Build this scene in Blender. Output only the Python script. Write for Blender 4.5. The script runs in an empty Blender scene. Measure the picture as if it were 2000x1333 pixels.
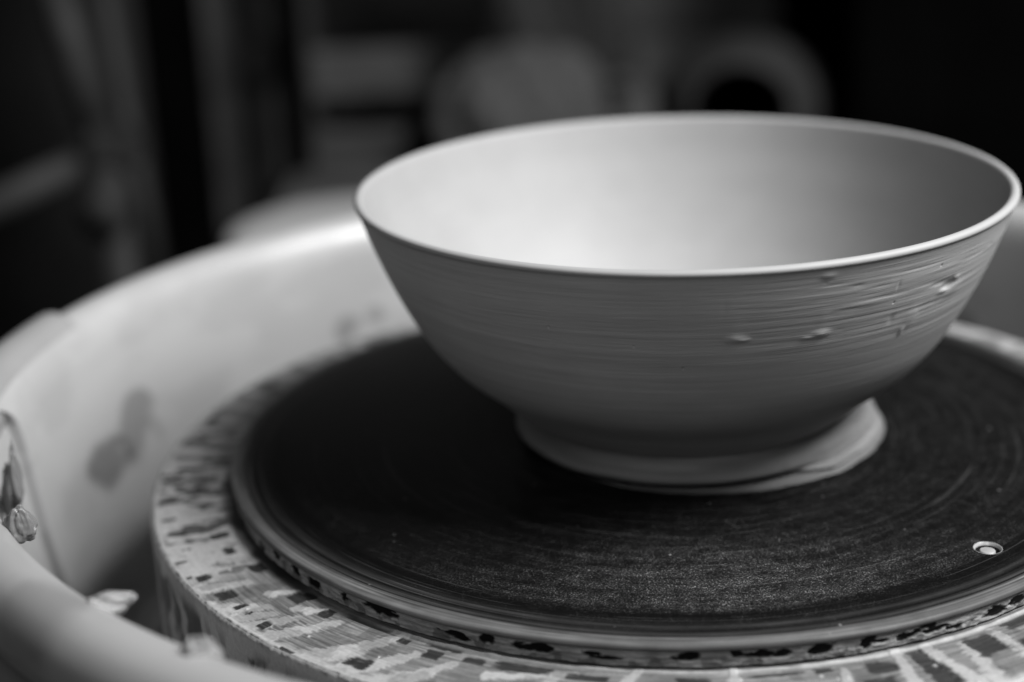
import bpy, bmesh, math
import numpy as np
from mathutils import Vector, Matrix
sc = bpy.context.scene
col = sc.collection
S = 0.15                      # metres per bat radius: the round shapes below are measured in bat radii

# ------------------------------------------------------------------ camera
cam_d = bpy.data.cameras.new('camera'); cam = bpy.data.objects.new('camera', cam_d); col.objects.link(cam)
fw = Vector((0, .94610713, -.32385381)); rt = Vector((.99912651, -.01353315, -.03953576)); up = Vector((.04178783, .32357093, .94528072))
cam.matrix_world = Matrix(((rt.x, up.x, -fw.x, -.053145), (rt.y, up.y, -fw.y, -.515801), (rt.z, up.z, -fw.z, .210139), (0, 0, 0, 1)))
cam_d.sensor_width = 36; cam_d.lens = 36 * 3147.1 / 2000
cam_d.clip_start = .01; cam_d.clip_end = 60
cam_d.dof.use_dof = True; cam_d.dof.focus_distance = .446; cam_d.dof.aperture_fstop = 4.2
sc.camera = cam
# ------------------------------------------------------------------ world: a dim grey studio
w = bpy.data.worlds.new('World'); sc.world = w; w.use_nodes = True
w.node_tree.nodes['Background'].inputs[0].default_value = (.5, .5, .5, 1)
w.node_tree.nodes['Background'].inputs[1].default_value = .006
# ------------------------------------------------------------------ lamp: one large soft window high on the right
def area(name, loc, target, size, sy, power):
    l = bpy.data.lights.new(name, 'AREA'); l.shape = 'RECTANGLE'; l.size = size; l.size_y = sy; l.energy = power
    o = bpy.data.objects.new(name, l); col.objects.link(o); o.location = loc
    o.rotation_euler = (Vector(target) - Vector(loc)).to_track_quat('-Z', 'Y').to_euler()
area('window_light', (.82, -.30, 1.12), (0, 0, .05), .60, .60, 72)
area('front_fill', (-.15, -1.42, 1.14), (0, 0, .05), .55, .55, 10)  # unseen front fill, added to brighten the bowl's outer wall
sc.view_settings.view_transform = 'Standard'; sc.view_settings.look = 'None'
sc.view_settings.exposure = 0; sc.view_settings.gamma = 1
sc.cycles.max_bounces = 8; sc.cycles.use_denoising = True
try: sc.cycles.denoiser = 'OPENIMAGEDENOISE'
except Exception: pass

# ------------------------------------------------------------------ helpers
rng = np.random.default_rng(7)
def vn(u, v, seed=0, pu=None):
    """smooth value noise on a lattice; pu = period in u"""
    iu = np.floor(u).astype(np.int64); iv = np.floor(v).astype(np.int64); fu = u - iu; fv = v - iv
    fu = fu * fu * (3 - 2 * fu); fv = fv * fv * (3 - 2 * fv)
    def h(a, b):
        if pu: a = a % pu
        x = (a * 374761393 + b * 668265263 + seed * 974711 + 1013) & 0xffffffff
        x = ((x ^ (x >> 13)) * 1274126177) & 0xffffffff
        x = ((x ^ (x >> 16)) * 2246822519) & 0xffffffff
        return ((x ^ (x >> 15)) & 0xffffff) / float(0xffffff)
    return (h(iu, iv) * (1 - fu) + h(iu + 1, iv) * fu) * (1 - fv) + (h(iu, iv + 1) * (1 - fu) + h(iu + 1, iv + 1) * fu) * fv
def fbm(u, v, seed=0, o=4):
    s = 0; a = .5; t = 0
    for i in range(o):
        s = s + a * vn(u * 2 ** i, v * 2 ** i, seed + 17 * i); t += a; a *= .5
    return s / t
def sst(a, b, x):
    t = np.clip((x - a) / (b - a), 0, 1); return t * t * (3 - 2 * t)

def tag(o, label=None, cat=None, group=None, kind=None):
    if label: o['label'] = label
    if cat: o['category'] = cat
    if group: o['group'] = group
    if kind: o['kind'] = kind
    return o
def empty(name, loc=(0, 0, 0), rz=0):
    o = bpy.data.objects.new(name, None); col.objects.link(o); o.location = loc; o.rotation_euler = (0, 0, rz)
    o.empty_display_size = .02; return o
def link(name, me, m, parent=None, smooth=True):
    if smooth: me.shade_smooth()
    me.materials.append(m)
    o = bpy.data.objects.new(name, me); col.objects.link(o)
    if parent is not None: o.parent = parent
    return o
def grid_mesh(name, X, Y, Z, closed=True, attrs=None, caps=False):
    """X,Y,Z arrays (n_theta, n_profile) in bat radii"""
    n, k = X.shape
    co = np.stack([X, Y, Z], -1).reshape(-1, 3).astype(np.float32) * S
    i = np.arange(n if closed else n - 1)[:, None]; j = np.arange(k - 1)[None]
    a = i * k + j; b = ((i + 1) % n) * k + j
    f = np.stack([a, b, b + 1, a + 1], -1).reshape(-1, 4)
    me = bpy.data.meshes.new(name)
    me.vertices.add(len(co)); me.vertices.foreach_set('co', co.ravel())
    me.loops.add(f.size); me.loops.foreach_set('vertex_index', f.ravel().astype(np.int32))
    me.polygons.add(len(f)); me.polygons.foreach_set('loop_start', np.arange(0, f.size, 4, dtype=np.int32))
    me.update(calc_edges=True)
    for nm, v in (attrs or {}).items():
        at = me.attributes.new(nm, 'FLOAT', 'POINT'); at.data.foreach_set('value', np.asarray(v, np.float32).ravel())
    me.validate()
    return me
def thetas(a0=-190., a1=-15., fine=.07, coarse=.6):
    A = np.arange(a0, a1, fine); B = np.arange(a1, a0 + 360, coarse)
    return np.radians(np.concatenate([A, B]))
def lathe(name, prof, m, parent=None, n=256, c=(0, 0), sub=1):
    prof = np.array(prof, float); th = np.linspace(0, 2 * np.pi, n, endpoint=False)
    R = np.repeat(prof[None, :, 0], n, 0); Z = np.repeat(prof[None, :, 1], n, 0)
    me = grid_mesh(name, c[0] + R * np.cos(th)[:, None], c[1] + R * np.sin(th)[:, None], Z)
    return link(name, me, m, parent)
def smooth_prof(P, k=8):
    """Catmull-Rom through the profile points"""
    P = np.array(P, float); Q = np.vstack([2 * P[0] - P[1], P, 2 * P[-1] - P[-2]]); out = []
    for i in range(1, len(Q) - 2):
        for t in np.linspace(0, 1, k, endpoint=False):
            a, b, c_, d = Q[i - 1:i + 3]
            out.append(.5 * (2 * b + (c_ - a) * t + (2 * a - 5 * b + 4 * c_ - d) * t * t + (3 * b - a - 3 * c_ + d) * t ** 3))
    out.append(P[-1]); return np.array(out)

# ------------------------------------------------------------------ materials
class Mat:
    def __init__(s, name, rough=.6, spec=.5, base=.5):
        s.m = bpy.data.materials.new(name); s.m.use_nodes = True; s.t = s.m.node_tree; s.b = s.t.nodes['Principled BSDF']
        s.b.inputs['Roughness'].default_value = rough; s.b.inputs['Specular IOR Level'].default_value = spec
        s.b.inputs['Base Color'].default_value = (base, base, base, 1); s.tc = None
    def n(s, kind, **kw):
        x = s.t.nodes.new('ShaderNode' + kind)
        for k, v in kw.items():
            if k in x.inputs: x.inputs[k].default_value = v
            else: setattr(x, k, v)
        return x
    def l(s, a, b): s.t.links.new(a, b)
    def obj(s):
        if s.tc is None: s.tc = s.n('TexCoord')
        return s.tc.outputs['Object']
    def math(s, op, a, b=None, c=None):
        x = s.n('Math', operation=op)
        for i, v in enumerate((a, b, c)):
            if v is None: continue
            if isinstance(v, (int, float)): x.inputs[i].default_value = v
            else: s.l(v, x.inputs[i])
        return x.outputs[0]
    def noise(s, scale, detail=3, vec=None, rough=.55, dist=0):
        x = s.n('TexNoise', Scale=scale, Detail=detail, Roughness=rough, Distortion=dist); s.l(vec or s.obj(), x.inputs['Vector']); return x.outputs['Fac']
    def mapr(s, v, a, b, c, d, smooth=False):
        x = s.n('MapRange'); x.interpolation_type = 'SMOOTHSTEP' if smooth else 'LINEAR'
        s.l(v, x.inputs[0])
        for i, q in enumerate((a, b, c, d)): x.inputs[i + 1].default_value = q
        return x.outputs[0]
    def grey(s, v):
        x = s.n('CombineColor')
        for i in range(3): s.l(v, x.inputs[i])
        s.l(x.outputs[0], s.b.inputs['Base Color'])
    def attr(s, nm): return s.n('Attribute', attribute_name=nm).outputs['Fac']
    def bump(s, h, strength=.3, dist=.0005, normal=None):
        x = s.n('Bump', Strength=strength, Distance=dist); s.l(h, x.inputs['Height'])
        if normal is not None: s.l(normal, x.inputs['Normal'])
        s.l(x.outputs[0], s.b.inputs['Normal']); return x.outputs[0]
    def polar(s, ku, kr, cx=0.):
        """(angle*ku, radius*kr, z*kr) vector about the object's own axis"""
        sep = s.n('SeparateXYZ'); s.l(s.obj(), sep.inputs[0]); X = s.math('SUBTRACT', sep.outputs[0], cx * S)
        ang = s.math('ARCTAN2', sep.outputs[1], X)
        r = s.math('SQRT', s.math('ADD', s.math('MULTIPLY', X, X), s.math('MULTIPLY', sep.outputs[1], sep.outputs[1])))
        c = s.n('CombineXYZ'); s.l(s.math('MULTIPLY', ang, ku), c.inputs[0]); s.l(s.math('MULTIPLY', r, kr), c.inputs[1])
        s.l(s.math('MULTIPLY', sep.outputs[2], kr), c.inputs[2]); return c.outputs[0], r

def m_plain(name, base, rough=.6, spec=.2, var=.25, scale=30, bump=.15, dist=.001):
    m = Mat(name, rough, spec)
    base *= .82; v = m.noise(scale, 5); m.grey(m.mapr(v, .3, .7, base * (1 - var), base * (1 + var)))
    if bump: m.bump(m.noise(scale * 6, 3), bump, dist)
    return m.m

# clay of the bowl: attribute carries tonal streaks; fine turning lines as relief
mb = Mat('bowl_clay', .62, .35)
pv, _ = mb.polar(.9, 2600, .0267)
f1 = mb.noise(1.0, 3, pv)
pv2, _ = mb.polar(2.2, 900, .0267)
f2 = mb.noise(1.0, 2, pv2)
mot = mb.noise(55, 4)
base = mb.math('MULTIPLY', mb.attr('tone'), mb.mapr(mot, .3, .7, .79, .845))
mb.grey(mb.math('MULTIPLY', base, mb.mapr(f1, .3, .7, .965, 1.035)))
h = mb.math('MULTIPLY', mb.math('ADD', mb.math('MULTIPLY', f1, .5), f2), mb.attr('lines'))
nb = mb.bump(h, .55, .00022)
M_BOWL = mb.m

mw = Mat('smeared_clay', .55, .4)
g = mw.noise(900, 3)
mw.grey(mw.math('MULTIPLY', mw.attr('tone'), mw.mapr(g, .3, .7, .30, .38)))
mw.bump(mw.noise(500, 4), .25, .0002)
M_SMEAR = mw.m

mt = Mat('bat_face', .5, .04)
pvd, rr = mt.polar(3.0, 420)
pvl, _ = mt.polar(.6, 1500)
dust = mt.noise(150, 5, None, .65)
fine = mt.noise(2100, 3, None, .8)
fine2 = mt.noise(1100, 3, None, .7)
lines = mt.noise(1, 2, pvl)
arcs = mt.noise(1, 3, pvd)
sepd = mt.n('SeparateXYZ'); mt.l(mt.obj(), sepd.inputs[0])
ddx = mt.math('SUBTRACT', sepd.outputs[0], .01); ddy = mt.math('ADD', sepd.outputs[1], .118)        # dry clay dust lies in a patch near the front
dd = mt.math('SQRT', mt.math('ADD', mt.math('MULTIPLY', mt.math('MULTIPLY', ddx, ddx), .16), mt.math('MULTIPLY', ddy, ddy)))
patch = mt.mapr(mt.math('ADD', dd, mt.mapr(mt.noise(22, 4), .3, .7, -.006, .006)), .003, .042, 1.0, .22, True)
edge_clean = mt.mapr(rr, .862 * S, .895 * S, 1.0, .18, True)
cl = mt.noise(330, 4, None, .7)
dz = mt.math('MULTIPLY', mt.math('MULTIPLY', mt.mapr(arcs, .36, .66, .45, 1.15), mt.mapr(dust, .3, .7, .25, 1.35)), mt.math('MULTIPLY', patch, edge_clean))
dz = mt.math('MULTIPLY', dz, mt.mapr(cl, .38, .62, .5, 1.4))
sp = mt.math('MULTIPLY', mt.mapr(fine, .5, .66, 0, 1), mt.mapr(fine2, .42, .60, .15, 1))
v = mt.math('MULTIPLY', mt.math('MULTIPLY', sp, dz), .20)
v = mt.math('ADD', v, mt.math('MULTIPLY', dz, .004))
spk = mt.n('TexVoronoi', Scale=170.); mt.l(mt.obj(), spk.inputs['Vector'])
sk = mt.mapr(spk.outputs['Distance'], .03, .09, .14, 0)
sk = mt.math('MULTIPLY', sk, mt.mapr(mt.noise(60, 2), .56, .64, 0, 1))
v = mt.math('ADD', v, sk)
v = mt.math('ADD', v, mt.math('MULTIPLY', mt.mapr(lines, .60, .72, 0, .030), mt.mapr(arcs, .45, .6, 0, 1)))
vor = mt.n('TexVoronoi', feature='DISTANCE_TO_EDGE', Scale=46.); wv = mt.n('VectorMath', operation='ADD'); mt.l(mt.obj(), wv.inputs[0])
nz = mt.n('TexNoise', Scale=60., Detail=2.); mt.l(mt.obj(), nz.inputs['Vector']); nv = mt.n('VectorMath', operation='SCALE', Scale=.02); mt.l(nz.outputs['Color'], nv.inputs[0]); mt.l(nv.outputs[0], wv.inputs[1]); mt.l(wv.outputs[0], vor.inputs['Vector'])
v = mt.math('ADD', v, mt.math('MULTIPLY', mt.mapr(vor.outputs['Distance'], .004, .014, .018, 0), mt.math('MULTIPLY', mt.mapr(mt.noise(48, 3), .56, .66, 0, 1), mt.math('MULTIPLY', edge_clean, mt.mapr(fine, .4, .6, .1, 1)))))
v = mt.math('ADD', mt.math('ADD', v, .0016), mt.math('MULTIPLY', mt.attr('tone'), mt.mapr(lines, .3, .7, .20, .40)))
mt.grey(v)
mt.l(mt.mapr(dz, 0, 1, .42, .62), mt.b.inputs['Roughness'])
mt.bump(mt.math('ADD', fine, mt.math('MULTIPLY', lines, .5)), .35, .00012)
M_BAT = mt.m

mp = Mat('pan_plastic', .32, .5)
stn = mp.noise(9, 5)
mp.grey(mp.math('MULTIPLY', mp.attr('tone'), mp.mapr(stn, .3, .7, .77, .85)))
mp.l(mp.mapr(mp.noise(40, 4), .3, .7, .28, .5), mp.b.inputs['Roughness'])
mp.bump(mp.noise(220, 3), .08, .0003)
M_PAN = mp.m
M_PIN = m_plain('pin_metal', .22, .35, .6, .1, 400, .1, .0001)
M_RING = m_plain('grommet_metal', .24, .3, .6, .1, 400, .1, .0001)
M_HOLE = m_plain('hole_dark', .008, .6, .3)
M_SLURRY = m_plain('wet_slurry', .07, .2, .6, .4, 60, .3, .001)
mlump = Mat('wet_clay', .28, .55); lv = mlump.noise(130, 5); mlump.grey(mlump.mapr(lv, .3, .7, .075, .135)); mlump.bump(mlump.noise(260, 4), .3, .0004); M_LUMP = mlump.m

# ------------------------------------------------------------------ bowl
BX = .0269
outer = smooth_prof([(.335, .062), (.374, .082), (.408, .111), (.448, .147), (.518, .205), (.567, .262), (.603, .32), (.634, .38), (.6605, .44), (.684, .50), (.7025, .555)], 26)
step = [(.7062, .5645), (.7082, .5680), (.7103, .5700), (.7114, .5730), (.7108, .5765), (.7085, .5797), (.7040, .5818), (.6990, .5820), (.6945, .5800), (.6915, .576), (.6900, .572)]
inner = smooth_prof([(.6890, .568), (.6670, .50), (.6420, .44), (.6140, .38), (.5800, .32), (.5400, .262), (.4870, .205), (.4100, .152), (.3100, .112), (.2000, .092), (.1, .086), (.0004, .084)], 9)
th = thetas(-200, 20, .14, .7)
rim_bowl = empty('clay_bowl', (BX * S, 0, 0))
tag(rim_bowl, 'pale unfired clay bowl with smooth inside standing on the black bat', 'bowl')
def bowl_mesh():
    T = th[:, None]; D = np.degrees(T); P = outer[None]
    Z = P[..., 1] + 0 * T; R = P[..., 0] + 0 * T
    zz = Z + .0045 * np.sin(T * 1 + .5)                    # turning lines climb slightly
    deg = D % 360
    A = sst(235, 300, deg) * (1 - sst(340, 358, deg))      # the worked, rougher side
    A = .18 + .82 * A
    ridge = (vn(D / 70 + 9, zz * 90, 3) - .5) * .0009 + (vn(D / 40, zz * 210, 5) - .5) * .0006
    ragged = (vn(D / 14 + zz * 30, zz * 150, 8) - .5) * .0006 * A
    Rd = (ridge * A + ragged) * .8
    tone = .30 + 0 * R  # outside coloured lighter than the inside, to lift its shaded front
    top = sst(.30, .44, Z)
    Rd = Rd * (.25 + .75 * top)
    def bump(a, z, wa, wz, hgt, sharp=2):
        d = ((D - a) / wa) ** 2 + ((Z - z) / wz) ** 2
        return hgt * np.exp(-d ** (sharp / 2))
    # smeared lumps, drag marks and dents on the right front
    Rd += bump(-87.6, .434, 1.3, .0065, .0060) + bump(-86.4, .431, .9, .004, .004) + bump(-88.4, .465, 1.6, .036, .0007) + bump(-73.4, .4275, 1.3, .0075, .0060) + bump(-75.4, .422, 1.0, .003, .003)
    Rd += bump(-74.2, .553, 1.1, .006, .0030) + bump(-55.6, .393, .5, .009, .003) + bump(-54.5, .42, 1.4, .022, .0022) + bump(-73.5, .46, 1.0, .02, .0005)
    Rd += bump(-46.8, .470, 1.5, .010, -.0080) + bump(-47.8, .459, 1.2, .005, .0035) + bump(-49.5, .482, 2.4, .0040, -.0030) + bump(-44.6, .452, 2.2, .014, .0020) + bump(-45.2, .478, 1.0, .006, .002)
    Rd += bump(-62, .488, 4.5, .0025, -.0012) + bump(-60.5, .505, .35, .010, -.0009) + bump(-64.5, .511, 3, .0022, -.0010) + bump(-66, .480, 4, .006, .0009) + bump(-69, .474, 2.5, .002, -.0013)
    Rd += bump(-58, .533, 6, .0022, -.0010) + bump(-42, .515, 5, .003, -.0013) + bump(-80, .418, 14, .0016, -.0009) + bump(-65, .452, 8, .002, -.0009) + bump(-89.8, .505, .5, .02, -.0003)
    Rd += bump(-52, .44, 5, .003, -.0012) + bump(-59.5, .43, .6, .01, -.0012)
    rs = np.random.default_rng(21)
    for _ in range(22):
        a = rs.uniform(-96, -28); z = rs.uniform(.40, .55)
        Rd += bump(a, z, rs.uniform(.3, 3.5), rs.uniform(.0012, .0035), rs.uniform(-.0009, .0006))
    Rd = np.where(np.abs(Rd) > .0014, np.sign(Rd) * (.0014 + (np.abs(Rd) - .0014) * .5), Rd)
    for a, z in ((-104, .42), (-60.3, .468), (-51.5, .524), (-118, .45), (-96, .37)):   # pin holes
        Rd += bump(a, z, .14, .0014, -.004); 
    tone = tone * (1 + (vn(D / 50, zz * 120, 12) - .5) * .16 + (vn(D / 8, zz * 60, 14) - .5) * .07) - 3 * np.clip(-Rd - .0025, 0, 1)
    R = R + Rd
    # rim + inside, without relief
    Q = np.vstack([np.array(step), inner])
    R2 = Q[None, :, 0] + 0 * T; Z2 = Q[None, :, 1] + 0 * T
    rimw = (vn(D / 9, 0 * Z2, 31) - .5) * .0006
    R2[:, :8] += rimw[:, :8] if rimw.shape[1] > 1 else rimw
    t2 = .238 + 0 * R2; t2[:, :2] = .27  # inside coloured darker than the outside, to hold down bounced light
    lines = np.concatenate([np.ones_like(R) * (.35 + .65 * top), np.full_like(R2, .04)], 1)
    Rr = np.concatenate([R, R2], 1); Zz = np.concatenate([Z, Z2], 1); tt = np.concatenate([tone, t2], 1)
    return grid_mesh('bowl_wall', Rr * np.cos(T), Rr * np.sin(T), Zz, attrs={'tone': tt, 'lines': lines})
link('bowl_wall', bowl_mesh(), M_BOWL, rim_bowl)
def foot_mesh():
    T = np.radians(np.arange(0, 360, .5))[:, None]; D = np.degrees(T)
    # foot wall circle (about bowl axis) and the clay skirt circle, shifted to the right
    ox, oy, Rs0 = .049, .030, .414
    Rs = ox * np.cos(T) + oy * np.sin(T) + np.sqrt(Rs0 ** 2 - (ox * np.sin(T) - oy * np.cos(T)) ** 2)
    g = sst(195, 222, D) * (1 - sst(286, 316, D)); Rs = Rs + (vn(D / 9, 0 * D, 46, 40) - .5) * .006 + (vn(D / 3, 0 * D, 47, 120) - .5) * .003              # undercut groove at the front
    k = np.clip((Rs - .372) / .1, 0, 1)
    pts = [(.352, .110), (.362 + .0 * k, .092), (.367 + .25 * (Rs - .367) * k, .078), (.371 + .62 * (Rs - .371) * k, .060), (.375 + .78 * (Rs - .375) * k, .044),
           ((.379 + .84 * (Rs - .379) * k), .034 - .006 * g), ((.378 + .88 * (Rs - .378) * k) * (1 - g) + .377 * g, .026 - .006 * g), ((.378 + .88 * (Rs - .378) * k) * (1 - g) + .352 * g, .022 - .003 * g),
           ((.372 + .9 * (Rs - .372)) * (1 - g) + .325 * g, .014 + .0 * g), ((.93 * Rs) * (1 - g) + .325 * g, .010 - .008 * g), ((.95 * Rs) * (1 - g) + .35 * g, .008 - .007 * g),
           (Rs * (.965 + .020 * g), .0065 - .0055 * g), (Rs - .003, .004 - .0025 * g), (Rs, .0015), (Rs - .002, -.0005)]
    R = np.concatenate([p[0] + 0 * T for p in pts], 1); Z = np.concatenate([p[1] + 0 * T for p in pts], 1)
    # refine between the stations
    kk = 6; RR = []; ZZ = []
    for i in range(R.shape[1] - 1):
        for t in np.linspace(0, 1, kk, endpoint=False):
            RR.append(R[:, i] * (1 - t) + R[:, i + 1] * t); ZZ.append(Z[:, i] * (1 - t) + Z[:, i + 1] * t)
    RR.append(R[:, -1]); ZZ.append(Z[:, -1]); R = np.stack(RR, 1); Z = np.stack(ZZ, 1)
    for _ in range(3):
        R[:, 1:-1] = (R[:, :-2] + 2 * R[:, 1:-1] + R[:, 2:]) / 4; Z[:, 1:-1] = (Z[:, :-2] + 2 * Z[:, 1:-1] + Z[:, 2:]) / 4
    R = R + (vn(D / 12 + 0 * R, Z * 60, 41, 30) - .5) * .0035
    tone = .125 + (vn(D / 20 + 0 * R, Z * 110, 44, 18) - .5) * .05  # foot coloured darker than the bowl wall, standing in for the overhang's shade
    edge = np.clip((Rs - R) / .02, 0, 1) * (Z < .02) + (Z >= .02); tone = tone * (.45 + .55 * edge) * (1 + .45 * k)  # thin edge darker; right side coloured lighter, as if lit
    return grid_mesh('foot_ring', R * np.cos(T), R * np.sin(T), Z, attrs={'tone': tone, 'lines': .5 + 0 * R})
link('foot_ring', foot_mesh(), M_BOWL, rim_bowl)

# ------------------------------------------------------------------ bat (the black disc) with its pin hole
HA, HR, HRAD = math.radians(-51.8), .8630, .0265
hx, hy = HR * math.cos(HA), HR * math.sin(HA)
bat = empty('throwing_bat'); tag(bat, 'round black speckled bat with pale clay edge, directly under the bowl', 'bat')
def bat_side_patches(D, Z):
    dk = 0 * D
    L = [(-160.8, -.048, 1.2, .010), (-152.8, -.040, .7, .007), (-148, -.030, .8, .008), (-143.4, -.028, .7, .008), (-139.6, -.032, 1.0, .007), (-134.1, -.030, .5, .006), (-128.4, -.022, 1.7, .0085), (-127.3, -.028, 1.0, .006),
         (-119.1, -.030, 1.2, .005), (-118, -.036, .8, .006), (-115, -.027, .6, .010), (-111, -.029, 1.1, .006), (-109.2, -.027, .9, .008), (-104, -.027, .9, .005), (-102.6, -.034, 1.3, .003),
         (-94.2, -.027, 1.1, .007), (-89.4, -.022, .5, .007), (-86.7, -.026, 1.5, .007), (-84.8, -.025, .8, .006), (-80.8, -.026, 1.1, .009), (-75.8, -.026, .7, .009), (-74.5, -.030, 1.0, .003), (-71.4, -.031, 1.3, .007),
         (-68.7, -.021, .8, .007), (-67.8, -.032, 1.4, .004), (-65.8, -.038, 1.0, .004), (-60, -.035, 1.3, .008), (-56.7, -.030, 1.0, .010), (-52, -.03, 1.4, .008), (-47, -.028, 1, .007)]
    jit = (fbm(D * 1.0, Z * 150, 60, 4) - .5)
    for a, z, wa, wz in L:
        wa *= 1.35; wz *= 1.35
        d = np.sqrt(((D - a) / wa) ** 2 + ((Z - z) / wz) ** 2) + jit * 1.3
        dk = np.maximum(dk, 1 - sst(.75, 1.05, d))
    return dk
def bat_mesh():
    T = thetas(-195, -20, .08, .6)[:, None]; D = np.degrees(T)
    prof = [(.0005, 0)] + [(r, 0) for r in np.concatenate([np.linspace(.05, .88, 12), np.linspace(.89, .985, 40)])] + \
        [(.989, -.0002), (.993, -.0010), (.9965, -.0026), (.9990, -.0055), (1.0, -.0090), (.9990, -.0118), (.9965, -.0135), (.9935, -.0145)] + \
        [(.9925, z) for z in np.linspace(-.0155, -.0465, 26)] + [(.988, -.0495), (.96, -.0500)]
    P = np.array(prof); R = P[None, :, 0] + 0 * T; Z = P[None, :, 1] + 0 * T
    side = (Z < -.014) & (R > .985)
    wob = (vn(D / 30 + 0 * R, 0 * R, 50, 12) - .5) * .008
    rr = R + wob
    pale = sst(.905, .955, rr) * .045 + sst(.955, .966, rr) * .09 + sst(.971, .976, rr) * .18
    pale -= .16 * np.exp(-((rr - .9665) / .0022) ** 2) + .13 * np.exp(-((rr - .9790) / .0016) ** 2) + .05 * np.exp(-((rr - .948) / .003) ** 2)
    pale += .05 * np.exp(-((rr - .935) / .0025) ** 2) + .012 * np.exp(-((rr - .845) / .004) ** 2) + .010 * np.exp(-((rr - .80) / .003) ** 2)
    pale *= (.35 + .55 * vn(D / 6 + 0 * R, rr * 300, 52)) * (.75 + .5 * fbm(D * .5 + 0 * R, rr * 60, 53, 4))
    pale = np.clip(pale, 0, 1)
    dk = bat_side_patches(D + 0 * R, Z)
    cs = .50 + .42 * (fbm(D * .45 + 0 * R, Z * 38, 54, 4) - .5) + .06 * (vn(D / 5 + 0 * R, Z * 160, 55) - .5)
    cs = cs * (1 - .6 * sst(-.019, -.0145, Z)) * (1 - .5 * sst(.52, .62, fbm(D * .8 + 0 * R, Z * 45 + 7, 58, 4)) * sst(.02, .035, -Z))  # top of the side darkened: the lip's shade put into the tone
    cs = cs * (1 - dk) + .004 * dk
    tone = np.where(side, cs, pale)
    R = R + np.where(side, (fbm(D * .9, Z * 160 + 0 * D, 57, 3) - .5) * .006 * (1 - dk) - .003 * dk, 0)
    me = grid_mesh('bat_disc', R * np.cos(T), R * np.sin(T), Z, attrs={'tone': tone})
    return me
bo = link('bat_disc', bat_mesh(), M_BAT, bat)
bm = bmesh.new()                                            # cutter
bmesh.ops.create_cone(bm, cap_ends=True, segments=48, radius1=HRAD * S, radius2=HRAD * S, depth=.3 * S, matrix=Matrix.Translation((hx * S, hy * S, 0)))
cme = bpy.data.meshes.new('cut'); bm.to_mesh(cme); bm.free(); cut = bpy.data.objects.new('cut', cme); col.objects.link(cut)
# close the disc underneath so the cut is clean
bm = bmesh.new(); bm.from_mesh(bo.data)
be = [e for e in bm.edges if e.is_boundary]
bmesh.ops.holes_fill(bm, edges=be, sides=0); bmesh.ops.remove_doubles(bm, verts=[v for v in bm.verts if v.co.xy.length < .002], dist=.0004)
bmesh.ops.recalc_face_normals(bm, faces=bm.faces); bm.to_mesh(bo.data); bm.free()
md = bo.modifiers.new('hole', 'BOOLEAN'); md.object = cut; md.operation = 'DIFFERENCE'; md.solver = 'EXACT'
dg = bpy.context.evaluated_depsgraph_get(); nm = bpy.data.meshes.new_from_object(bo.evaluated_get(dg)); bo.modifiers.clear(); bo.data = nm
bpy.data.objects.remove(cut)
lathe('grommet', [(HRAD * 1.02, .0002), (HRAD * 1.0, .0004), (HRAD * .97, -.0003), (HRAD * .87, -.0055)], M_RING, bat, 64, (hx, hy))
lathe('hole_liner', [(HRAD * .875, -.0053), (HRAD * .87, -.007), (HRAD * .87, -.048)], M_HOLE, bat, 64, (hx, hy))

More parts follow.
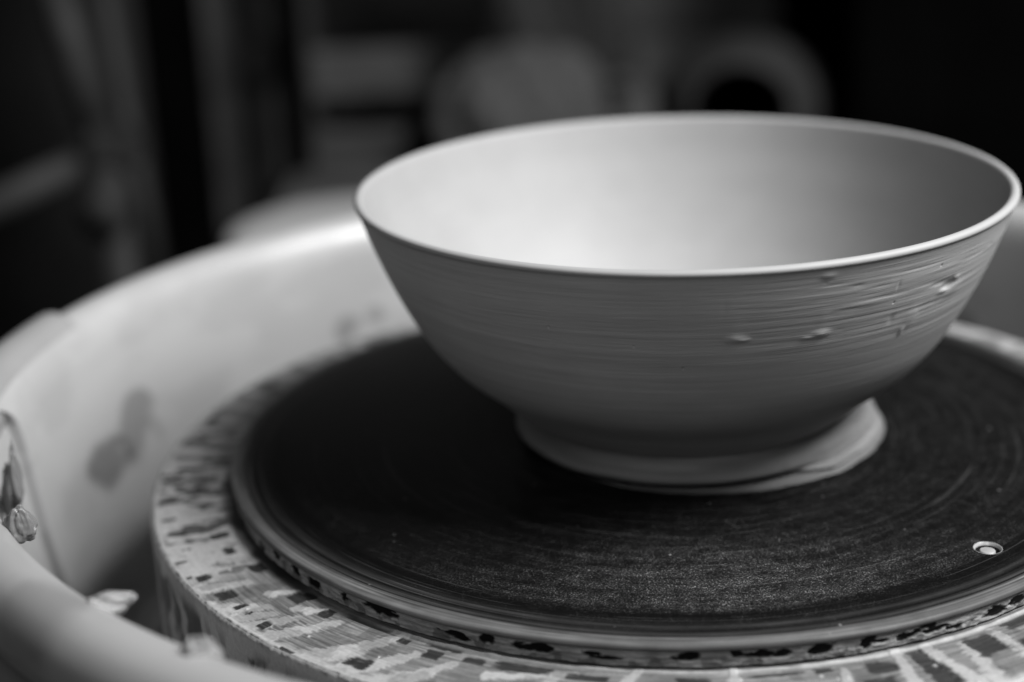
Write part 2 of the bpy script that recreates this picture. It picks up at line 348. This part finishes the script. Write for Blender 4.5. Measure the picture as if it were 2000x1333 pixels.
# ------------------------------------------------------------------ wheel head
TK = .0514
wheel = empty('wheel_head'); tag(wheel, 'broad wheel head smeared with streaky pale clay, under the black bat', 'wheel head')
RW = 1.177
def stroke(D, R, a0, r0, a1, r1, wd, jit):
    """tapered stroke in the (angle, radius) plane; widths in bat radii"""
    k = math.pi / 180 * 1.09
    ax, ay, bx, by = a0 * k, r0, a1 * k, r1
    px, py = D * k, R; vx, vy = bx - ax, by - ay; L2 = vx * vx + vy * vy
    t = np.clip(((px - ax) * vx + (py - ay) * vy) / L2, 0, 1)
    d = np.hypot(px - ax - t * vx, py - ay - t * vy)
    ww = wd * (1.25 - .55 * t)
    return (1 - sst(.70, 1.2, d / ww + jit * 1.5)) * (1 - .45 * t)
def wheel_paint(D, R):
    rs = np.random.default_rng(5)
    s1 = vn(D / 3.2 + R * 6, R * 520, 70); s2 = vn(D / 1.5 + R * 4, R * 1100, 71); big = fbm(D / 5., R * 18, 72, 4)
    streak = .6 * s1 + .4 * s2
    base = .12 + .34 * np.clip(streak * 1.3 - .25, 0, 1) * (.45 + .9 * big)
    jit = (fbm(D * .9, R * 90, 74, 4) - .5) * .9
    H = .0008 * streak
    # clay mask: nearly full on the left, broken to the right
    left = 1 - sst(-152, -147, D)
    edge = sst(1.150, 1.166, R + (vn(D * .7, 0 * D, 75) - .5) * .03)
    clay = np.maximum(edge * .85, left * sst(.30, .42, fbm(D / 2.2, R * 12, 76, 4)) * .9)
    ST = [(-172.1, 1.18, -171, 1.05, .020), (-167.8, 1.178, -166, 1.045, .022), (-164, 1.17, -162.3, 1.04, .020), (-159.8, 1.17, -157.2, 1.028, .022), (-155.3, 1.17, -152, 1.035, .022),
          (-152, 1.17, -150, 1.02, .018), (-148.2, 1.175, -146.4, 1.07, .016), (-143.8, 1.17, -140.3, 1.095, .019), (-140.6, 1.17, -138.8, 1.10, .016), (-138.6, 1.17, -136.4, 1.08, .017), (-135.9, 1.172, -132.3, 1.04, .017),
          (-130.6, 1.175, -126.5, 1.10, .022), (-142.5, 1.060, -141.0, 1.012, .010), (-137.9, 1.055, -135.2, 1.028, .011), (-129.9, 1.17, -124.6, 1.012, .018), (-126.1, 1.175, -121.4, 1.055, .018), (-119.8, 1.14, -117.2, 1.055, .016),
          (-136.3, 1.052, -135.4, 1.02, .010), (-123, 1.18, -119, 1.11, .022), (-113.3, 1.07, -105.2, 1.022, .010), (-101.5, 1.09, -99.3, 1.005, .014), (-110, 1.14, -107, 1.05, .016), (-90.1, 1.10, -89.9, 1.005, .012), (-80.3, 1.12, -79.3, 1.03, .010),
          (-74.8, 1.15, -73.1, 1.0, .013), (-69.2, 1.17, -69.9, 1.01, .017), (-67.6, 1.17, -66.2, 1.03, .018), (-62.2, 1.17, -62.1, 1.03, .020), (-96, 1.16, -94, 1.05, .018), (-85, 1.17, -84, 1.06, .014), (-58, 1.17, -57, 1.03, .012)]
    a = -54.
    while a < 168: ST.append((a, 1.175, a + rs.uniform(-1, 3), rs.uniform(1.02, 1.09), rs.uniform(.010, .022))); a += rs.uniform(2.5, 5.5)
    brush = (vn(D / 2.4, R * 380, 171) - .5) * .9 + (vn(D * 1.7, R * 40, 172) - .5) * .5
    for q in ST: clay = np.maximum(clay, stroke(D, R, *q, jit * .8 + brush * .55))
    clay = np.clip(clay * (1 + .25 * (streak - .5)), 0, 1)
    DK = [(-177.4, 1.143, .42, .024), (-179.2, 1.10, .5, .03), (-174.0, 1.12, .4, .012), (-173.5, 1.076, .5, .007), (-169.9, 1.139, .35, .018), (-168.2, 1.064, .35, .013), (-165.3, 1.1415, .3, .013), (-161.5, 1.13, .55, .018), (-159, 1.0505, .55, .016), (-154.6, 1.052, .75, .011),
          (-157.2, 1.129, .18, .008), (-154.6, 1.152, .2, .011), (-150.1, 1.1345, .55, .015), (-150.9, 1.16, .25, .006), (-145.4, 1.126, .75, .017), (-142.2, 1.129, .32, .013), (-140.5, 1.131, .15, .007), (-137.4, 1.136, .42, .013),
          (-149.0, 1.030, .9, .014), (-139.8, 1.029, .9, .015), (-139.2, 1.012, .8, .010), (-134.7, 1.034, .6, .012), (-134.7, 1.02, .5, .006), (-129, 1.010, 2.4, .006), (-119.4, 1.013, 1.6, .005), (-124, 1.025, .5, .008), (-120, 1.04, .8, .014), (-115.6, 1.029, .9, .009),
          (-110.5, 1.027, 2.1, .012), (-104, 1.032, 1.6, .008), (-81.2, 1.022, .8, .007), (-86.1, 1.022, 2.3, .004), (-75.6, 1.04, 1.1, .016), (-71.4, 1.045, .7, .03), (-71.2, 1.10, .9, .03), (-64.4, 1.05, 1.3, .03), (-58.2, 1.02, 1.6, .012), (-77, 1.09, 1.3, .02), (-84, 1.09, 1.1, .018),
          (-132.2, 1.170, .7, .005), (-125.2, 1.126, .9, .016), (-60, 1.10, 1.2, .03), (-94, 1.03, 1.3, .010), (-98, 1.10, 1.2, .014), (-103, 1.09, 1.2, .012)]
    for _ in range(60): DK.append((rs.uniform(-50, 165), rs.uniform(1.03, 1.15), rs.uniform(.4, 1.4), rs.uniform(.008, .02)))
    dk = 0 * D
    for a, r, wa, wr in DK:
        d = (np.abs((D - a) / wa / 1.3) ** 8 + np.abs((R - r) / wr / 1.15) ** 8) ** (1 / 8) + jit * .6 + brush * .30
        dk = np.maximum(dk, 1 - sst(.8, 1.1, d))
    ctone = .60 + .10 * (big - .5) + .05 * (s1 - .5)
    tone = base * (1 - clay) + ctone * clay
    dt = .02 + .10 * np.clip(streak - .5, 0, 1)
    rag = sst(.56, .63, fbm(D / 2.0, R * 15, 141, 4) + .05 * (streak - .5)) * (.35 + .65 * left) * (1 - sst(1.155, 1.17, R))
    tone = tone * (1 - rag * .85) + .05 * rag * .5
    dk = dk * np.clip(.72 + .8 * s2, 0, 1)
    tone = tone * (1 - dk) + dt * dk
    rs3 = np.random.default_rng(9)
    for _ in range(26):                                   # little pale crumbs
        a, r = rs3.uniform(-178, -55), rs3.uniform(1.03, 1.16); q = np.exp(-((D - a) / rs3.uniform(.10, .22)) ** 2 - ((R - r) / .0030) ** 2)
        tone = tone * (1 - q) + .8 * q; H = H + .003 * q
    # shade of the gap painted dark beside the bat on the left, pale bead of clay on the right
    gap = (1 - sst(1.004, 1.024, R + (vn(D * .5, 0 * D, 79) - .5) * .012)) * (1 - sst(-146, -132, D))
    tone = tone * (1 - .93 * gap)
    bead = np.exp(-((R - 1.003) / .0045) ** 2) * sst(-136, -122, D)
    tone = tone * (1 - bead) + (.50 + .12 * (vn(D * 1.5, 0 * D, 81) - .5)) * bead
    H = H + .0028 * clay * (.7 + .6 * (big - .5)) - .001 * dk + .0045 * bead * (.5 + .8 * vn(D * .7, 0 * D, 83))
    return np.clip(tone, .004, 1), H
def wheel_mesh():
    T = thetas(-192, -20, .055, .5)[:, None]; D0 = np.degrees(T)
    r_top = np.linspace(.94, RW - .006, 84); D = D0 + 0 * r_top[None]; R = r_top[None] + 0 * D
    tn, H = wheel_paint(D, R); Z = -TK + H - .0005
    a = np.linspace(8, 90, 7); er = RW - .006 + .006 * np.sin(np.radians(a)); ez = -TK - .0065 + .006 * np.cos(np.radians(a))
    zs = np.concatenate([ez, np.linspace(-TK - .012, -TK - .32, 60)]); rs_ = np.concatenate([er, np.full(60, RW)])
    D2 = D0 + 0 * zs[None]; Z2 = zs[None] + 0 * D2; R2 = rs_[None] + 0 * D2
    # drips down the side
    wig = 1.4 * vn(D2 * .25, Z2 * 14, 92) + .5 * vn(D2 * 1.2, Z2 * 40, 94); drip = fbm(D2 * .26 + wig * .4, Z2 * 7, 90, 4); thin = vn(D2 * .75 + wig, Z2 * 2.2, 91)
    big = fbm(D2 * .12, Z2 * 12, 93, 3)
    t2 = .46 + .44 * (big - .5)
    holes = sst(.50, .60, drip) * (1 - sst(-TK - .055, -TK - .02, Z2))
    runs = sst(.72, .84, thin) * .85
    t2 = t2 * (1 - .92 * holes) * (1 - .5 * runs * (1 - sst(-TK - .05, -TK - .01, Z2))) + .03 * (vn(D2 * 1.1, Z2 * 10, 95) - .5)
    crust = sst(-TK - .012, -TK - .002, Z2 + (vn(D2 * 1.6, 0 * D2, 96) - .5) * .012)
    t2 = t2 * (1 - crust) + (.34 + .2 * (vn(D2 * 3, Z2 * 200, 97) - .5)) * crust
    R2 = R2 + .006 * (1 - holes) * (fbm(D2 * .22 + wig * .3, Z2 * 8, 98, 3)) * sst(0, .02, -(Z2 + TK)) + .004 * crust * (vn(D2 * 2.3, Z2 * 150, 99) - .4)
    D = np.concatenate([D, D2], 1); R = np.concatenate([R, R2], 1); Z = np.concatenate([Z, Z2], 1); t = np.concatenate([tn, np.clip(t2, .01, 1)], 1)
    T = np.radians(D)
    return grid_mesh('head_disc', R * np.cos(T), R * np.sin(T), Z, attrs={'tone': t})
link('head_disc', wheel_mesh(), M_SMEAR, wheel)
lathe('inner_disc', [(.0004, -TK - .004), (.5, -TK - .004), (.95, -TK - .004), (.95, -TK - .05)], M_SLURRY, wheel, 96)
lathe('underside', [(RW, -TK - .32), (.5, -TK - .32), (.2, -TK - .34), (.16, -.60), (.16, -.66)], M_SLURRY, wheel, 128)
lathe('bat_pin', [(.0003, -.0040), (HRAD * .50, -.0042), (HRAD * .54, -.0050), (HRAD * .56, -.0070), (HRAD * .56, -TK - .004)], M_PIN, wheel, 48, (hx, hy))
lathe('bat_pin', [(.0003, -.0040), (HRAD * .50, -.0042), (HRAD * .54, -.0050), (HRAD * .56, -.0070), (HRAD * .56, -TK - .004)], M_PIN, wheel, 48, (-hx, -hy))

# ------------------------------------------------------------------ splash pan
PX, PY = .050, -.012
pan = empty('splash_pan', (PX * S, PY * S, 0)); tag(pan, 'large white plastic splash pan with rolled rim surrounding the wheel', 'splash pan')
PP = smooth_prof([(.18, -.66), (.6, -.66), (1.2, -.66), (1.38, -.655), (1.44, -.62), (1.462, -.55), (1.478, -.35), (1.492, -.10), (1.503, .06), (1.512, .125), (1.530, .165), (1.560, .189), (1.596, .194), (1.630, .180), (1.655, .148), (1.662, .110), (1.655, .075)], 18)
PO = np.array([(1.648, .060), (1.635, .060), (1.625, .07), (1.60, .065), (1.59, -.1), (1.58, -.5), (1.54, -.66), (1.4, -.70), (.9, -.70)])
def pan_mesh():
    T = np.radians(np.concatenate([np.arange(0, 174, .5), np.arange(174, 196, .08), np.arange(196, 360, .5)]))[:, None]; P = np.vstack([PP, PO]); R = P[None, :, 0] + 0 * T; Z = P[None, :, 1] + 0 * T
    D = np.degrees(T) + 0 * R; tone = .285 + 0 * R
    X_ = R * np.cos(T) + PX; Y_ = R * np.sin(T) + PY; Dw = np.degrees(np.arctan2(Y_, X_)) % 360
    jit = (fbm(Dw * .35, Z * 14, 110, 3) - .5) * 1.1
    for a, z, wa, wz, k in ((165.6, -.180, 4.3, .085, .34), (159.6, -.130, 4.4, .085, .26), (156.2, -.17, 1.2, .05, .15), (126.0, -.115, 2.2, .05, .25), (122, -.10, 1.2, .03, .2), (144, -.4, 1.2, .05, .2), (152, -.45, 4, .03, .15), (50, -.2, 3, .05, .3)):
        d = np.sqrt(((Dw - a) / wa) ** 2 + ((Z - z) / wz) ** 2) + jit * 1.2
        tone -= .45 * k * (1 - sst(.7, 1.1, d)) * (Z < .15)
    # moulded recess with a rounded upper corner where the two halves of the pan meet
    inn = (np.arange(R.shape[1]) < len(PP) - 90)[None]
    s_ = (D - np.interp(Z, [-.62, -.376, -.177, .038, .095, .15, .2], [177.5, 179.0, 181.3, 182.5, 183.0, 183.2, 183.2])) * math.radians(1) * 1.5
    u_ = .085 - s_; v_ = Z - (.172 - .085); sd = np.where((u_ > 0) & (v_ > 0), .085 - np.hypot(u_, v_), np.minimum(s_, .172 - Z))
    rec = sst(0, .012, sd) * inn * (1 - sst(228, 236, D))
    R = R + .026 * rec * sst(-.62, -.55, Z)
    dirt = fbm(Dw * .12, Z * 9 + R * 5, 114, 5); near = sst(190, 205, Dw) * (1 - sst(330, 345, Dw)) * sst(.05, .12, Z)
    tone *= (1 - .28 * sst(.48, .66, dirt) * (.35 + .65 * near)) * (1 - .22 * near)
    tone *= 1 - .45 * (1 - sst(-.62, -.28, Z + .12 * (fbm(Dw * .1, Z * 3, 112, 3) - .5)))      # the wheel's shade painted in low on the wall
    return grid_mesh('pan_body', R * np.cos(T), R * np.sin(T), Z, attrs={'tone': np.clip(tone, .03, 1)})
link('pan_body', pan_mesh(), M_PAN, pan)
tag(lathe('slurry', [(.2, -.654), (.9, -.652), (1.30, -.652), (1.415, -.650), (1.43, -.655)], M_SLURRY, pan, 160), kind='stuff')
# rim of the overlapping half, a slightly bigger roll
def overlap_rim():
    T = np.radians(np.arange(163, 197, .5))[:, None]; a = np.radians(np.linspace(-60, 250, 28))[None]
    f = sst(163, 165, np.degrees(T)) * .9 + .1
    R = 1.602 + .072 * np.cos(a) * f; Z = .140 + .072 * np.sin(a) * f
    return grid_mesh('overlap_rim', R * np.cos(T), R * np.sin(T), Z, closed=False, attrs={'tone': .2 + 0 * R})
link('overlap_rim', overlap_rim(), M_PAN, pan)

# ------------------------------------------------------------------ clay lumps stuck along the near edge of the pan
def lump(loc, size, rot, seed, label, spiky=.35, n=5, fold=0.):
    bm = bmesh.new(); bmesh.ops.create_icosphere(bm, subdivisions=n, radius=1)
    co = np.array([v.co[:] for v in bm.verts])
    d = fbm(co[:, 0] * 1.6 + co[:, 2] * 1.1 + seed, co[:, 1] * 1.6 - co[:, 2] * .9 + seed, seed, 4) - .5
    d2 = fbm(co[:, 0] * 4.1 - co[:, 2] * 2.7 + seed, co[:, 1] * 4 + co[:, 2] * 3 + 5, seed + 3, 3) - .5
    k = 1 + spiky * 2.2 * d + .10 * d2 - fold * .38 * np.exp(-((co[:, 2] + .35 * np.sin(2.2 * co[:, 0] + 1) + .25) / .10) ** 2)
    for v, s_, c in zip(bm.verts, k, co):
        q = c * s_; tp = max(q[2], 0); v.co = Vector((q[0] * (1 - .38 * min(tp, 1.3)), q[1] * (1 - .38 * min(tp, 1.3)), q[2] * (1 + .22 * tp)))
    me = bpy.data.meshes.new('clay_lump'); bm.to_mesh(me); bm.free()
    o = link('clay_lump', me, M_LUMP); o.location = Vector(loc) * S; o.scale = Vector(size) * S; o.rotation_euler = rot
    tag(o, label, 'clay lump', 'clay lumps stuck on the splash pan'); return o
def on(a, r, z): a = math.radians(a); return (r * math.cos(a), r * math.sin(a), z)
lump(on(-133.5, 1.505, .165), (.050, .022, .024), (.0, -.35, .35), 3, 'small pointed clay lump leaning off the rim like a thumb, above the dark gap')
lump(on(-123.6, 1.535, .170), (.032, .036, .040), (.2, .1, -.5), 8, 'broad rounded clay lump rising from the rim beside the wheel edge')
lump(on(-149.2, 1.475, .165), (.032, .030, .036), (.3, .2, 0), 12, 'wet glossy clay lump with dark folds at the picture edge', .3, 5, .45)
lump(on(-165.5, 1.445, .075), (.022, .040, .070), (.1, .1, .2), 17, 'tall ragged clay lump clinging to the inner wall near the seam', .5)

# ------------------------------------------------------------------ background: dim workshop
def box(bm, c, d, rz=0, bev=.004):
    mtx = Matrix.Translation(c) @ Matrix.Rotation(rz, 4, 'Z') @ Matrix.Diagonal((d[0], d[1], d[2], 1))
    g = bmesh.ops.create_cube(bm, size=1, matrix=mtx)
    if bev: bmesh.ops.bevel(bm, geom=list({e for v in g['verts'] for e in v.link_edges}), offset=bev, segments=2, affect='EDGES')
def obox(name, c, d, m, parent=None, rz=0, bev=.004):
    bm = bmesh.new(); box(bm, c, d, rz, bev); me = bpy.data.meshes.new(name); bm.to_mesh(me); bm.free(); return link(name, me, m, parent, False)
def tube(name, a, b, r, m, parent=None, r2=None):
    a = Vector(a); b = Vector(b); bm = bmesh.new()
    bmesh.ops.create_cone(bm, cap_ends=True, segments=24, radius1=r, radius2=r2 or r, depth=(b - a).length, matrix=Matrix.Translation((a + b) / 2) @ (b - a).to_track_quat('Z', 'Y').to_matrix().to_4x4())
    me = bpy.data.meshes.new(name); bm.to_mesh(me); bm.free(); return link(name, me, m, parent)
M_WALL = m_plain('dark_plaster', .040, .9, .2, .6, 3.2, .3, .002)
M_FLOOR = m_plain('dusty_floor', .05, .8, .3, .4, 6, .3, .002)
M_BLACK = m_plain('black_paint', .0015, .8, .0, .3, 10, .1)
M_DWOOD = m_plain('dark_wood', .045, .7, .1, .5, 9, .3)
M_GWOOD = m_plain('grey_board', .06, .7, .1, .45, 14, .3)
M_PALE = m_plain('pale_seat', .34, .6, .3, .12, 9, .1)
M_PIPE = m_plain('dull_pipe', .024, .6, .1, .4, 20, .1)
M_SACK = m_plain('dusty_sack', .056, .8, .2, .45, 14, .5, .003)
M_JAR = m_plain('dusty_jar', .022, .7, .1, .35, 16, .2)
tag(obox('wall', (0, 2.24, .3), (7, .08, 2.6), M_WALL), kind='structure')
tag(obox('floor', (0, .4, -.84), (7, 5, .08), M_FLOOR), kind='structure')
fr = empty('pipe_frame', (-.36, .76, -.8)); tag(fr, 'dull metal pipe frame with a clamp joint, far left behind the pan', 'pipe frame')
def fpart(o): o.parent = fr; o.matrix_parent_inverse = Matrix.Translation((.36, -.76, .8)); return o
fpart(tube('crossbar', (-.62, .75, -.150), (-.375, .768, -.055), .0125, M_PIPE))
fpart(tube('upright', (-.412, .79, .12), (-.374, .768, -.06), .013, M_PIPE)); fpart(tube('upright', (-.374, .765, -.06), (-.345, .75, -.80), .016, M_PIPE))
fpart(tube('brace', (-.372, .80, .10), (-.337, .745, -.17), .008, M_PIPE)); fpart(tube('brace', (-.337, .745, -.17), (-.32, .74, -.80), .009, M_PIPE))
fpart(obox('clamp', (-.366, .760, -.048), (.048, .03, .034), M_PIPE, None, 0, .008)); fpart(tube('clamp_knob', (-.378, .735, -.102), (-.370, .765, -.094), .018, M_PIPE))
def post(label, c, d, m):
    o = obox('timber_post', c, d, m, None, 0, .005); return tag(o, label, 'post', None)
post('broad black post standing beside the pipe frame', (-.402, 1.22, -.2), (.060, .06, 1.2), M_BLACK)
post('narrow black post standing on the right edge of the grey cupboard door', (-.272, 1.17, -.2), (.027, .04, 1.2), M_BLACK)
dr = obox('cupboard', (-.330, 1.34, -.2), (.12, .2, 1.2), M_DWOOD); tag(dr, 'dark grey cupboard with a small pale highlight blob between two black posts', 'cupboard')
kn = bmesh.new(); bmesh.ops.create_uvsphere(kn, u_segments=24, v_segments=16, radius=.021, matrix=Matrix.Translation((.021, -.118, .145)) @ Matrix.Diagonal((.9, 1, 1.5, 1))); km = bpy.data.meshes.new('highlight_blob'); kn.to_mesh(km); kn.free(); link('highlight_blob', km, M_SACK, dr)  # pale blob added as a highlight on the cupboard front
for o in (dr,):                                               # origin of the cupboard at its own middle
    for v in o.data.vertices: v.co -= Vector((-.330, 1.34, -.2))
    o.location = (-.330, 1.34, -.2)
# table with boards, sack and jars
tb = empty('work_table', (.05, 1.2, -.8)); tag(tb, 'low grey wooden table with two back boards behind the bowl', 'table')
def tpart(o): o.parent = tb; o.matrix_parent_inverse = Matrix.Translation((-.05, -1.2, .8)); return o
tpart(obox('tabletop', (.02, 1.19, -.177), (.60, .34, .024), M_GWOOD))
tpart(obox('back_board', (.02, 1.37, -.096), (.60, .02, .058), M_GWOOD)); tpart(obox('back_board', (.02, 1.37, -.205), (.60, .02, .085), M_GWOOD))
tpart(obox('back_panel', (.16, 1.40, .13), (.34, .02, .40), M_GWOOD))
for x in (-.25, .29):
    for y in (1.05, 1.33): tpart(obox('leg', (x, y, -.495), (.04, .04, .61), M_DWOOD))
def blob(name, loc, size, seed, m, amp=.5, label=None, cat=None):
    bm = bmesh.new(); bmesh.ops.create_icosphere(bm, subdivisions=5, radius=1); co = np.array([v.co[:] for v in bm.verts])
    d = fbm(co[:, 0] * 1.7 + co[:, 2] * .7 + seed, co[:, 1] * 1.7 - co[:, 2] * 1.1 + seed, seed, 5) - .5
    k = 1 + amp * 2 * d
    for v, s_, c in zip(bm.verts, k, co): q = Vector(c * s_); v.co = (q.x, q.y, max(q.z, -.8))
    me = bpy.data.meshes.new(name); bm.to_mesh(me); bm.free(); o = link(name, me, m); o.location = loc; o.scale = size
    return tag(o, label, cat)
blob('clay_sack', (-.030, 1.12, -.108), (.088, .06, .072), 31, M_SACK, .42, 'pale crumpled sack of clay lying on the grey table', 'sack')
blob('clay_sack', (.015, 1.22, -.055), (.075, .05, .145), 37, M_JAR, .4, 'darker upright sack standing behind the pale crumpled one', 'sack')
def lathe_m(name, prof, m, n=64, parent=None):
    prof = np.array(prof, float) / S; th_ = np.linspace(0, 2 * np.pi, n, endpoint=False)[:, None]; R = prof[None, :, 0] + 0 * th_; Z = prof[None, :, 1] + 0 * th_
    return link(name, grid_mesh(name, R * np.cos(th_), R * np.sin(th_), Z), m, parent)
jar = empty('storage_jar', (.178, 1.04, -.095)); jar.scale = (1.04, .92, 1.0); jar.rotation_euler = (math.radians(90 - 8), 0, math.radians(-11)); tag(jar, 'wide grey jar lying on its side, its round black mouth facing out', 'jar')
lathe_m('jar_body', smooth_prof([(.044, .004), (.049, .008), (.060, -.004), (.076, -.03), (.082, -.07), (.078, -.12), (.06, -.15), (.0005, -.155)], 6), M_JAR, parent=jar)
lathe_m('jar_mouth', smooth_prof([(.044, .004), (.041, -.01), (.040, -.03), (.06, -.06), (.07, -.1), (.0005, -.14)], 6), M_BLACK, parent=jar)
pt = lathe_m('small_pot', smooth_prof([(.0005, 0), (.024, 0), (.027, .02), (.026, .06), (.022, .085), (.024, .095), (.020, .096), (.018, .08), (.0005, .01)], 5), M_SACK); pt.location = (.078, 1.10, -.165)
tag(pt, 'small upright pale pot between the sacks and the jar', 'pot')
kb = bmesh.new(); bmesh.ops.create_uvsphere(kb, u_segments=24, v_segments=16, radius=.021); km = bpy.data.meshes.new('black_ball'); kb.to_mesh(km); kb.free()
kbo = link('hole_ball', km, M_BLACK); kbo.location = (-.138, 1.19, -.1435); kbo.location = (-.138, 1.19, -.144); tag(kbo, 'small round black ball, added as a dark hole, on the grey table beside the pale sack', 'ball')  # black ball put in for a dark round hole
cb = empty('tall_cabinet', (.62, 1.2, -.8)); tag(cb, 'tall plain black cabinet filling the upper right behind the bowl', 'cabinet')
o = obox('carcass', (0, .02, .65), (.69, .40, 1.3), M_BLACK, cb); obox('door', (-.172, -.19, .65), (.335, .018, 1.26), M_BLACK, cb); obox('door', (.172, -.19, .65), (.335, .018, 1.26), M_BLACK, cb)
st = empty('round_stool', (-.172, .745, -.8)); tag(st, 'round pale stool seat peeking above the far rim of the pan', 'stool')
lathe_m('seat', smooth_prof([(.0005, .684), (.08, .684), (.100, .682), (.107, .676), (.107, .655), (.10, .650), (.0005, .650)], 5), M_PALE, parent=st)
for a in (45, 135, 225, 315): x, y = math.cos(math.radians(a)), math.sin(math.radians(a)); tube('leg', (.13 * x, .13 * y, 0), (.075 * x, .075 * y, .653), .010, M_DWOOD, st)
